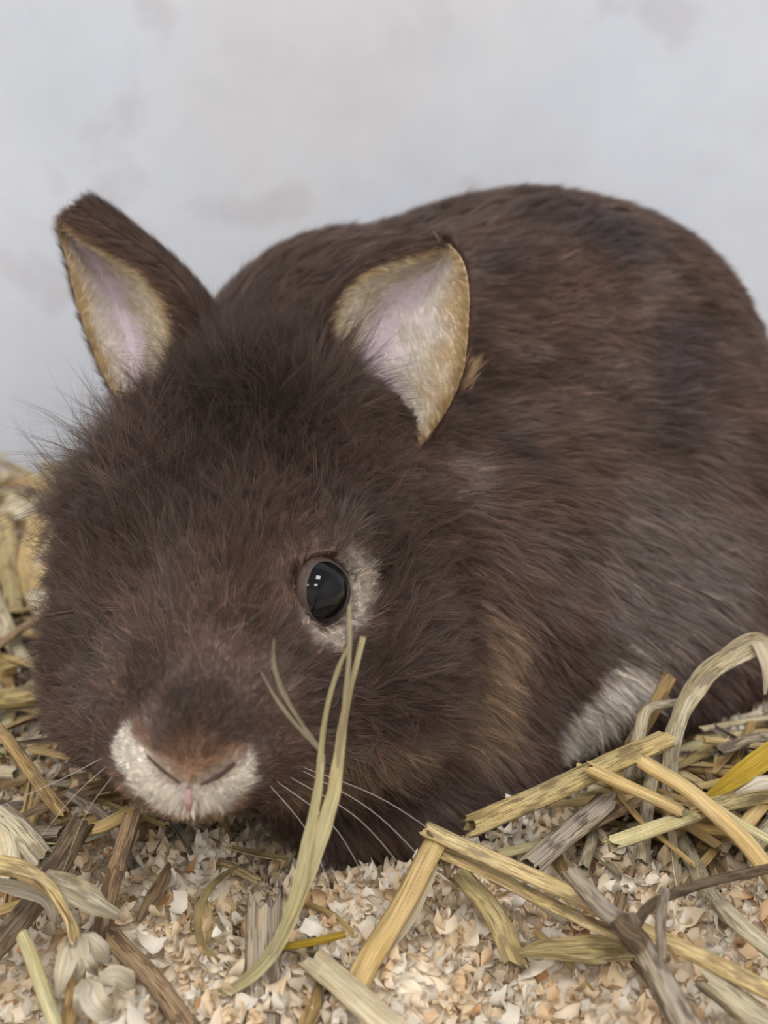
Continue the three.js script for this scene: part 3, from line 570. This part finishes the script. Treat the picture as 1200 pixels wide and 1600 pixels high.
// blade: a thin folded leaf with ribs; widths along it
function bladeGeo(path, widths, { fold = 0.35, twist = 0, steps = 28, k = 0, up = [0, 1, 0], thick = 0.00025, wave = 0.1 } = {}) {
  const c = new THREE.CatmullRomCurve3(path.map((p) => p.isVector3 ? p : V(p)), false, 'centripetal'), L = c.getLength(), pos = [], uv = [], idx = [], U0 = V(up).normalize(), W = 6, n = W + 1;
  for (let layer = 0; layer < 2; layer++) for (let j = 0; j <= steps; j++) {
    const t = j / steps, tan = c.getTangentAt(t), side = new THREE.Vector3().crossVectors(tan, U0); if (side.lengthSq() < 0.02) side.crossVectors(tan, V([0.3, 0.2, 1])); side.normalize();
    const nor = new THREE.Vector3().crossVectors(side, tan).normalize(), base = c.getPointAt(t), kk = t * (widths.length - 1), i0 = Math.min(widths.length - 2, Math.floor(kk)), w = mix(widths[i0], widths[i0 + 1], kk - i0), tw = twist * t;
    const s2 = side.clone().multiplyScalar(Math.cos(tw)).addScaledVector(nor, Math.sin(tw)), n2 = nor.clone().multiplyScalar(Math.cos(tw)).addScaledVector(side, -Math.sin(tw));
    for (let i = 0; i <= W; i++) {
      const e = i / W * 2 - 1, rib = 0.05 * noise3(i * 2.1, k, 1) + wave * noise3(i * 0.8, t * L * 50, k), p = base.clone().addScaledVector(s2, e * w / 2 * (1 + 0.12 * noise3(e > 0 ? 4 : 9, t * L * 110, k))).addScaledVector(n2, (Math.abs(e) * fold + rib) * w * 0.5 - layer * thick);
      pos.push(p.x, p.y, p.z); uv.push(i / W * 0.6 + k * 0.29, t * L * 9 + k);
    }
  }
  const q = (l, j, i) => l * (steps + 1) * n + j * n + i;
  for (let j = 0; j < steps; j++) for (let i = 0; i < W; i++) { const A = q(0, j, i), B = q(0, j, i + 1), D = q(0, j + 1, i), E = q(0, j + 1, i + 1), a = q(1, j, i), b = q(1, j, i + 1), d = q(1, j + 1, i), e = q(1, j + 1, i + 1); idx.push(A, B, D, B, E, D, a, d, b, b, d, e); }
  for (const j of [0, steps]) for (let i = 0; i < W; i++) idx.push(q(0, j, i), q(0, j, i + 1), q(1, j, i), q(0, j, i + 1), q(1, j, i + 1), q(1, j, i));
  for (let j = 0; j < steps; j++) for (const i of [0, W]) idx.push(q(0, j, i), q(0, j + 1, i), q(1, j, i), q(0, j + 1, i), q(1, j + 1, i), q(1, j, i));
  const g = new THREE.BufferGeometry(); g.setAttribute('position', new THREE.Float32BufferAttribute(pos, 3)); g.setAttribute('uv', new THREE.Float32BufferAttribute(uv, 2)); g.setIndex(idx); g.computeVertexNormals(); return g;
}
function thing(name, label, category, at, group) { const g = new THREE.Group(); g.name = numbered(name); g.position.set(...at); scene.add(g); tag(g, label, category, group); return g; }
// parts are laid out in the scene's own metres; move them so that the thing's base is its origin
const part = (t, name, geo, material) => { geo.translate(-t.position.x, -t.position.y, -t.position.z); return mesh(name, geo, material, t); };
let kk = 0; const K = () => (kk += 0.618) % 7;

{ // folded golden stalk in front of the paws: two halves on the long side
  const t = thing('straw_stalk', 'folded golden straw stalk, thickest and longest lying before the rabbit', 'straw', [.0125, .025, -.2486]);
  part(t, 'stalk', stalkGeo([[.0117, .028, -.2464], [.0242, .026, -.2401], [.0386, .023, -.2335], [.0523, .02, -.226], [.0676, .018, -.2161], [.0848, .017, -.2035]], 0.0052, { flat: 0.55, k: 0.2, twist: 0.3, steps: 40 }), S.golddirty);
  part(t, 'split_half', stalkGeo([[.0136, .024, -.2449], [.0244, .021, -.241], [.0388, .018, -.233], [.0511, .016, -.2259], [.0592, .015, -.2222]], 0.0044, { flat: 0.5, arc: 0.6, k: 1.2, steps: 34 }), S.golddirty);
  part(t, 'folded_end', stalkGeo([[.0126, .026, -.2451], [.0076, .02, -.2392], [.0015, .013, -.2318], [-.005, .008, -.2185]], 0.0058, { flat: 0.5, k: 2.1, twist: 0.6, steps: 30 }), S.gold);
  part(t, 'loose_fibre', bladeGeo([[.013, .024, -.2461], [.0104, .02, -.2404], [.006, .013, -.2329], [.0018, .01, -.2277]], [0.0015, 0.004, 0.003, 0.0008], { k: 3 }), S.pale);
  part(t, 'torn_node', bladeGeo([[.0104, .03, -.2441], [.0139, .024, -.2449], [.0153, .02, -.2404]], [0.001, 0.0042, 0.001], { k: 4, fold: 0.6 }), S.brown);
}
{
  const t = thing('straw_leaf', 'bent olive straw leaf with pointed tip under the folded golden stalk', 'straw', [.0302, .006, -.2325]);
  part(t, 'blade', bladeGeo([[.0297, .008, -.2275], [.0369, .01, -.2269], [.0455, .011, -.2257], [.0568, .01, -.2269]], [0.001, 0.0052, 0.0062, 0.005], { k: 2, fold: 0.25, up: [0, 0.8, 0.6] }), S.olive);
  part(t, 'stem', stalkGeo([[.0297, .008, -.2279], [.0258, .012, -.2365], [.0196, .014, -.2471]], 0.0058, { flat: 0.4, k: 1.1 }), S.olive);
}
{
  const t = thing('straw_stalk', 'grey brown weathered stalk with a knot and a thin side branch', 'straw', [.055, .02, -.221]);
  part(t, 'stalk', stalkGeo([[.0424, .031, -.2257], [.0469, .029, -.2183], [.053, .026, -.2126], [.0582, .02, -.2058], [.0635, .014, -.195]], 0.0046, { flat: 0.55, k: 2.4, taper: 1.5, steps: 34 }), S.grey);
  part(t, 'knot', stalkGeo([[.0508, .03, -.2118], [.0521, .029, -.2093], [.0541, .027, -.2085]], 0.0062, { flat: 0.8, k: 0.8, steps: 8, rag: 0.2 }), S.dark);
  part(t, 'side_branch', stalkGeo([[.0526, .028, -.2112], [.0599, .026, -.2228], [.0699, .026, -.2289], [.0933, .025, -.238]], 0.0026, { flat: 0.7, k: 1.4 }), S.dark);
}
{
  const t = thing('dry_leaf', 'pale arching dry leaf hanging over the straw by the hind leg', 'dry leaf', [.0793, .0083, -.2867]);
  part(t, 'arch', bladeGeo([[.0793, .0069, -.2862], [.0788, .0181, -.2913], [.0811, .0288, -.2974], [.088, .0373, -.3047], [.0973, .0423, -.3108], [.1086, .0445, -.3159], [.1142, .0393, -.314]], [0.0052, 0.0054, 0.0068, 0.0072, 0.0068, 0.0074, 0.003], { k: 3.3, fold: 0.4, up: [0.5, 0.25, 0.9], steps: 44 }), S.beige);
  part(t, 'torn_tip', bladeGeo([[.1074, .045, -.315], [.1095, .0398, -.311], [.1094, .0325, -.3072]], [0.004, 0.0052, 0.001], { k: 1.7, up: [0.6, 0.1, 0.8] }), S.husk);
  part(t, 'stem', stalkGeo([[.079, .01, -.2863], [.0802, .0058, -.2773], [.0811, .0062, -.2615], [.0803, .016, -.2315], [.0893, .014, -.2187]], 0.0048, { flat: 0.45, k: 0.9, steps: 34 }), S.beige);
  part(t, 'frayed_fibre', bladeGeo([[.0767, .0048, -.2833], [.0764, .0136, -.2887], [.078, .0259, -.2953]], [0.0008, 0.0016, 0.0006], { k: 5, up: [0.3, 0.1, 1] }), S.husk);
}
const LAID = [ // [label, material, width, path, options]
  ['slim golden stalk end crossing behind the arching dry leaf', 'gold', 0.00455, [[.0547, .03, -.2704], [.0645, .026, -.2683], [.0746, .022, -.2662]], {}],
  ['long golden stalk running from the arching leaf out past the knot', 'gold', 0.00525, [[.0689, .03, -.2735], [.0785, .027, -.265], [.0858, .023, -.2574], [.0942, .02, -.2344]], {}],
  ['thin tan stalk standing bent against the white belly fur', 'beige', 0.00366, [[.0824, .0304, -.3054], [.075, .03, -.3031], [.0718, .0227, -.2973], [.0688, .0167, -.2919]], { flat: 0.5 }],
  ['short brown stub poking up beside the white belly fur', 'amber', 0.00446, [[.0829, .0326, -.3137], [.0788, .0252, -.311], [.0726, .0169, -.3069]], { flat: 0.8 }],
  ['thick dull stalk lying from the chin shadow to the belly fur', 'olive', 0.00722, [[.0235, .022, -.2597], [.0379, .024, -.2666], [.056, .026, -.2771], [.0752, .028, -.2884]], { flat: 0.6 }],
  ['olive green stalk lying level beside the yellow leaf', 'olive', 0.00613, [[.0818, .018, -.2721], [.0927, .02, -.2727], [.1068, .022, -.2726]], {}],
  ['thin greenish stalk slanting below the yellow leaf', 'green', 0.00315, [[.0847, .022, -.2682], [.092, .02, -.2612], [.1011, .018, -.2532]], {}],
  ['standing grey straw stub with a split fibrous top', 'grey', 0.00802, [[-.0265, .003, -.2053], [-.0273, .0068, -.2149], [-.0272, .0134, -.2194], [-.0271, .0192, -.2247]], { flat: 0.45, rag: 1.1, up: [0.1, 0, 1] }],
  ['broad pale yellow stalk end lying over the front shavings', 'pale', 0.00704, [[-.0148, .01, -.2218], [-.007, .012, -.2106], [.004, .013, -.1966]], { flat: 0.5 }],
  ['greenish yellow stalk standing slanted beside the pale husks', 'green', 0.00331, [[-.0854, .014, -.2317], [-.0781, .012, -.219], [-.0692, .008, -.2031]], {}],
  ['orange brown stalk end under the pale husks', 'amber', 0.00406, [[-.07, .008, -.2216], [-.0681, .009, -.2105], [-.0671, .008, -.2013]], {}],
  ['thin golden brown stalk slanting down beside the whiskered cheek', 'amber', 0.00374, [[-.1097, .03, -.296], [-.099, .027, -.2841], [-.0909, .024, -.275], [-.0824, .022, -.2644]], {}],
  ['mottled tan stalk lying between husks and standing grey stub', 'brown', 0.00478, [[-.0613, .012, -.2279], [-.0517, .01, -.2172], [-.0392, .008, -.2013]], {}],
  ['dark slanted stalk between pale husk stem and litter', 'dark', 0.00630, [[-.0902, .012, -.2211], [-.0854, .015, -.2305], [-.0786, .02, -.2466], [-.0759, .022, -.2556]], {}],
  ['tall brown stalk slanting up under the white lip patch', 'brown', 0.00462, [[-.0673, .008, -.2335], [-.0648, .018, -.243], [-.0617, .028, -.2509]], {}],
  ['short yellow straw sliver pointing at the grass blade', 'yellow', 0.00219, [[-.0248, .01, -.2273], [-.0177, .012, -.2266], [-.0101, .012, -.2293]], {}],
  ['cream broken stalk lying across litter under the cheek fur', 'gold', 0.00446, [[-.0779, .02, -.2584], [-.0709, .022, -.2583], [-.0657, .023, -.2618]], {}],
  ['pale upright stalk beside the rabbit cheek edge of the litter', 'pale', 0.00523, [[-.1014, .02, -.2668], [-.0938, .022, -.2529], [-.0897, .02, -.2416]], {}],
  ['wide tan stalk ending above the pale husk stem', 'beige', 0.00708, [[-.0967, .022, -.261], [-.0914, .022, -.2556], [-.0853, .02, -.2491]], {}],
  ['slim weathered stalk leaning beside the knotted stalk', 'grey', 0.00238, [[.0621, .03, -.2214], [.0592, .03, -.2118], [.0593, .024, -.2089]], {}],
  ['grey stalk lying behind the folded golden stalk', 'grey', 0.00691, [[.039, .012, -.2575], [.0481, .015, -.2656], [.0567, .018, -.2733]], {}],
  ['brown rounded stalk by the wall beyond the cheek', 'amber', 0.00976, [[-.2028, .01, -.5665], [-.174, .012, -.5547], [-.1468, .012, -.5387]], {}],
  ['long straw leaning by the wall behind the cheek fur', 'pale', 0.00456, [[-.1381, .024, -.4876], [-.1361, .02, -.4495], [-.1372, .014, -.4218]], {}],
  ['olive stalk upright by the wall behind the cheek', 'olive', 0.00730, [[-.1611, .022, -.4811], [-.1482, .018, -.4409], [-.1367, .012, -.4059]], {}],
  ['golden stalk low behind the cheek fur', 'gold', 0.00891, [[-.1479, .02, -.4787], [-.1424, .017, -.4433], [-.1253, .012, -.4059]], {}],
  ['weathered stalk leaning behind the cheek fur', 'beige', 0.00637, [[-.1432, .02, -.4053], [-.1308, .016, -.3814], [-.121, .012, -.3649]], {}],
  ['dull olive stalk lying level behind the cheek fur', 'olive', 0.00887, [[-.1251, .014, -.337], [-.113, .015, -.3372], [-.1029, .015, -.3414]], {}],
  ['small whitish straw across the folded golden stalk shadow', 'pale', 0.00185, [[.027, .012, -.2498], [.0356, .012, -.2424], [.0427, .01, -.2367]], {}],
  ['pale slit straw at the frame of the knotted stalk', 'beige', 0.00695, [[.0719, .014, -.2097], [.0774, .013, -.2042], [.0846, .012, -.1989]], {}],
];
for (const [label, m, w, path, o] of LAID) { const g = stalkGeo(path, w, { k: K(), ...o }), b = path[0], s = mesh('straw_stalk', g.translate(-b[0], -b[1], -b[2]), S[m]); s.position.set(...b); tag(s, label, 'straw'); }
const LEAVES = [
  ['bright yellow leaf half buried in straw by the hind leg', 'yellow', [[.0843, .02, -.2727], [.0936, .024, -.2771], [.1054, .03, -.2817]], [0.002, 0.0055, 0.006], { fold: 0.15, up: [0, 0.7, 0.7] }],
  ['white torn chip beside the yellow leaf', 'husk', [[.0904, .026, -.2665], [.0969, .028, -.2669], [.1033, .028, -.2687]], [0.001, 0.006, 0.004], {}],
  ['pointed grey tan leaf lying across the pale husk stem', 'beige', [[-.0794, .024, -.2362], [-.0715, .025, -.229], [-.0655, .022, -.2272], [-.0602, .019, -.2272]], [0.003, 0.0072, 0.0076, 0.003], { fold: 0.3 }],
  ['curled thin grey green grass curl before the rabbit', 'olive', [[-.0357, .018, -.2475], [-.0407, .02, -.2368], [-.0427, .018, -.2289], [-.0413, .012, -.2253], [-.0307, .01, -.2172]], [0.0008, 0.0016, 0.0018, 0.002, 0.001], { up: [0, 0.4, 1] }],
  ['white paper thin chip by the wall behind the cheek', 'husk', [[-.1736, .014, -.5127], [-.1621, .018, -.5042], [-.1546, .014, -.5044]], [0.004, 0.012, 0.003], { up: [0, 0.6, 0.8] }],
  ['whitish flake in straw behind the cheek fur', 'husk', [[-.1325, .018, -.4128], [-.1247, .018, -.4012], [-.1201, .016, -.3918]], [0.003, 0.009, 0.004], { up: [0, 0.6, 0.8] }],
  ['golden flat leaf in straw behind the cheek fur', 'gold', [[-.1379, .02, -.4565], [-.1344, .018, -.4312], [-.1328, .016, -.4173]], [0.004, 0.012, 0.005], { up: [0, 0.5, 0.8] }],
];
for (const [label, m, path, w, o] of LEAVES) { const g = bladeGeo(path, w, { k: K(), ...o }), b = path[0], s = mesh('straw_leaf', g.translate(-b[0], -b[1], -b[2]), S[m]); s.position.set(...b); tag(s, label, 'dry leaf'); }
{ // husk spray
  const t = thing('straw_ear', 'pale bent straw ear with papery white husks', 'straw', [-.0688, .02, -.2189]);
  part(t, 'stem', bladeGeo([[-.0909, .03, -.2298], [-.0821, .03, -.227], [-.0748, .028, -.2233], [-.0703, .024, -.2192], [-.0688, .02, -.2162]], [0.006, 0.0058, 0.0062, 0.0048, 0.0058], { fold: 0.7, twist: 1.1, k: 4.1, steps: 40, wave: 0.3, thick: 0.0006 }), S.golddirty);
  part(t, 'stem_sheath', bladeGeo([[-.0914, .026, -.23], [-.0831, .025, -.2286], [-.076, .025, -.225], [-.0736, .022, -.2217]], [0.003, 0.005, 0.004, 0.001], { k: 2.5 }), S.husk);
  const H = [[[-.0686, .02, -.2195], [-.0686, .02, -.2117], [-.0694, .015, -.2057], 6.2], [[-.0684, .02, -.2193], [-.0655, .02, -.2117], [-.0668, .015, -.2105], 6], [[-.0679, .02, -.2195], [-.0635, .02, -.2162], [-.0605, .015, -.2163], 5.6], [[-.063, .02, -.2058], [-.0592, .02, -.1984], [-.0563, .015, -.2002], 7.2], [[-.0607, .02, -.2049], [-.057, .02, -.2068], [-.0534, .015, -.2088], 6.4], [[-.0633, .02, -.2058], [-.0625, .02, -.2002], [-.0635, .015, -.2002], 5], [[-.0659, .02, -.2157], [-.0633, .02, -.2107], [-.0624, .015, -.2125], 3.4]];
  for (const [a, b, c, w] of H) part(t, 'husk', bladeGeo([a, b, c], [0.0012, w * mm * 0.75, w * mm * 0.7, 0.0004], { k: K(), fold: 0.3, up: [0, 0.8, 0.6] }), S.husk);
}
{ // grass standing before the face
  const t = thing('hay_stalk', 'slender green gold hay blades rising before the rabbit cheek', 'hay', [-.0437, .006, -.2167]);
  const U = [0.2, 0.25, 1];
  part(t, 'blade', bladeGeo([[-.0447, .0044, -.2183], [-.0339, .0102, -.214], [-.0243, .0203, -.2134], [-.0186, .0333, -.216], [-.0137, .0462, -.2186], [-.0106, .057, -.2214], [-.0085, .0711, -.2266], [-.0045, .0871, -.2324]], [0.0015, 0.0026, 0.0032, 0.0036, 0.0036, 0.0026, 0.0013, 0.0012], { k: 1, up: U, steps: 60, wave: 0.03, fold: 0.25 }), S.green);
  part(t, 'blade', bladeGeo([[-.0243, .0205, -.2126], [-.019, .0338, -.2153], [-.0161, .0466, -.2179], [-.014, .0574, -.2208], [-.0133, .0641, -.2232]], [0.0012, 0.0026, 0.0028, 0.002, 0.0014], { k: 2, up: U, wave: 0.03, fold: 0.25 }), S.green);
  part(t, 'tip', bladeGeo([[-.0136, .0627, -.2224], [-.0122, .0731, -.2257], [-.0097, .0815, -.2285], [-.0074, .0863, -.23]], [0.0013, 0.001, 0.001, 0.0006], { k: 3, up: U, wave: 0 }), S.green);
  part(t, 'tip', bladeGeo([[-.0099, .061, -.2227], [-.0084, .0742, -.2264], [-.0073, .086, -.2301], [-.0073, .0943, -.2329]], [0.0006, 0.0008, 0.001, 0.0007], { k: 4, up: U, wave: 0 }), S.pale);
  part(t, 'tip', bladeGeo([[-.0136, .065, -.2233], [-.0183, .0699, -.2246], [-.023, .0758, -.2264], [-.026, .081, -.2281]], [0.0009, 0.0009, 0.0008, 0.0004], { k: 5, up: U, wave: 0 }), S.beige);
  part(t, 'tip', bladeGeo([[-.0136, .0652, -.2234], [-.0179, .0712, -.225], [-.0217, .0777, -.2271], [-.0233, .0829, -.2287], [-.0233, .0876, -.2305]], [0.0008, 0.0008, 0.001, 0.001, 0.0004], { k: 6, up: U, wave: 0 }), S.beige);
}
// scattered broken pieces
const TONE = { gold: 'golden', beige: 'beige', olive: 'olive', grey: 'grey', brown: 'brown', amber: 'amber', dark: 'dark', pale: 'pale', golddirty: 'speckled golden', green: 'greenish' };
const MIX = ['gold', 'gold', 'golddirty', 'pale', 'beige', 'olive', 'amber', 'green', 'grey', 'brown'];     // the same straw everywhere
function scatter(n, area, where, group, weights, size) {
  let made = 0, guard = 0;
  while (made < n && guard++ < n * 30) {
    const x = rr(area[0], area[1]), z = rr(area[2], area[3]); if (!inView(x, z)) continue;
    const L = rr(size[0], size[1]), yaw = rr(0, Math.PI * 2), pitch = rr(-0.35, 0.35), y = bedH(x, z) + rr(0.003, size[3] ?? 0.014), dx = Math.cos(yaw) * Math.cos(pitch) * L / 2, dz = Math.sin(yaw) * Math.cos(pitch) * L / 2, dy = Math.sin(pitch) * L / 2 * 0.6;
    const mid = [rr(-1, 1) * L * 0.08, rr(0, 1) * L * 0.06, rr(-1, 1) * L * 0.08], path = [[-dx, -dy, -dz], mid, [dx, dy, dz]];
    if (path.some((p) => !farFromRabbit(p[0] + x, p[1] + y, p[2] + z, 0.010))) continue;
    const m = pick(weights), blade = rnd() < 0.35, w = rr(size[2] * 0.5, size[2]), split = rnd() < 0.25, long = L > mix(size[0], size[1], 0.62), thin = w < size[2] * 0.68;
    const geo = blade ? bladeGeo(path, [w * 0.5, w * 1.2, w, w * 0.2], { k: K(), twist: rr(-1, 1), steps: 12 }) : stalkGeo(path, w, { k: K(), flat: rr(0.4, 0.8), arc: split ? 0.55 : 1, sides: 10, steps: 10 });
    const s = mesh(blade ? 'straw_leaf' : 'straw_piece', geo, S[m]); s.position.set(x, Math.max(y, bedH(x, z) + Math.abs(dy)), z);
    const kind = (long ? 'long ' : 'short ') + (thin ? 'thin ' : 'broad ') + TONE[m] + (blade ? ' flat straw leaf' : split ? ' split straw' : ' broken straw'); tag(s, kind + ' lying loose ' + where, 'straw', kind + ' ' + group); made++;
  }
}
scatter(80, [-0.30, -0.05, -0.60, -0.40], 'between cheek and wall', 'by the wall', MIX, [0.03, 0.07, 0.0055, 0.012]);
scatter(95, [-0.20, -0.055, -0.40, -0.25], 'beside the rabbit cheek', 'beside the cheek', MIX, [0.02, 0.06, 0.005, 0.018]);
scatter(140, [0.05, 0.22, -0.42, -0.27], 'beside the hind leg', 'beside the hind leg', MIX, [0.02, 0.06, 0.005, 0.02]);
scatter(40, [-0.06, 0.06, -0.36, -0.26], 'under the chin', 'under the chin', MIX, [0.012, 0.035, 0.0035, 0.008]);
scatter(22, [-0.13, 0.13, -0.27, -0.18], 'on the front shavings', 'on the front shavings', MIX, [0.012, 0.03, 0.0035, 0.006]);

renderer.render(scene, camera);
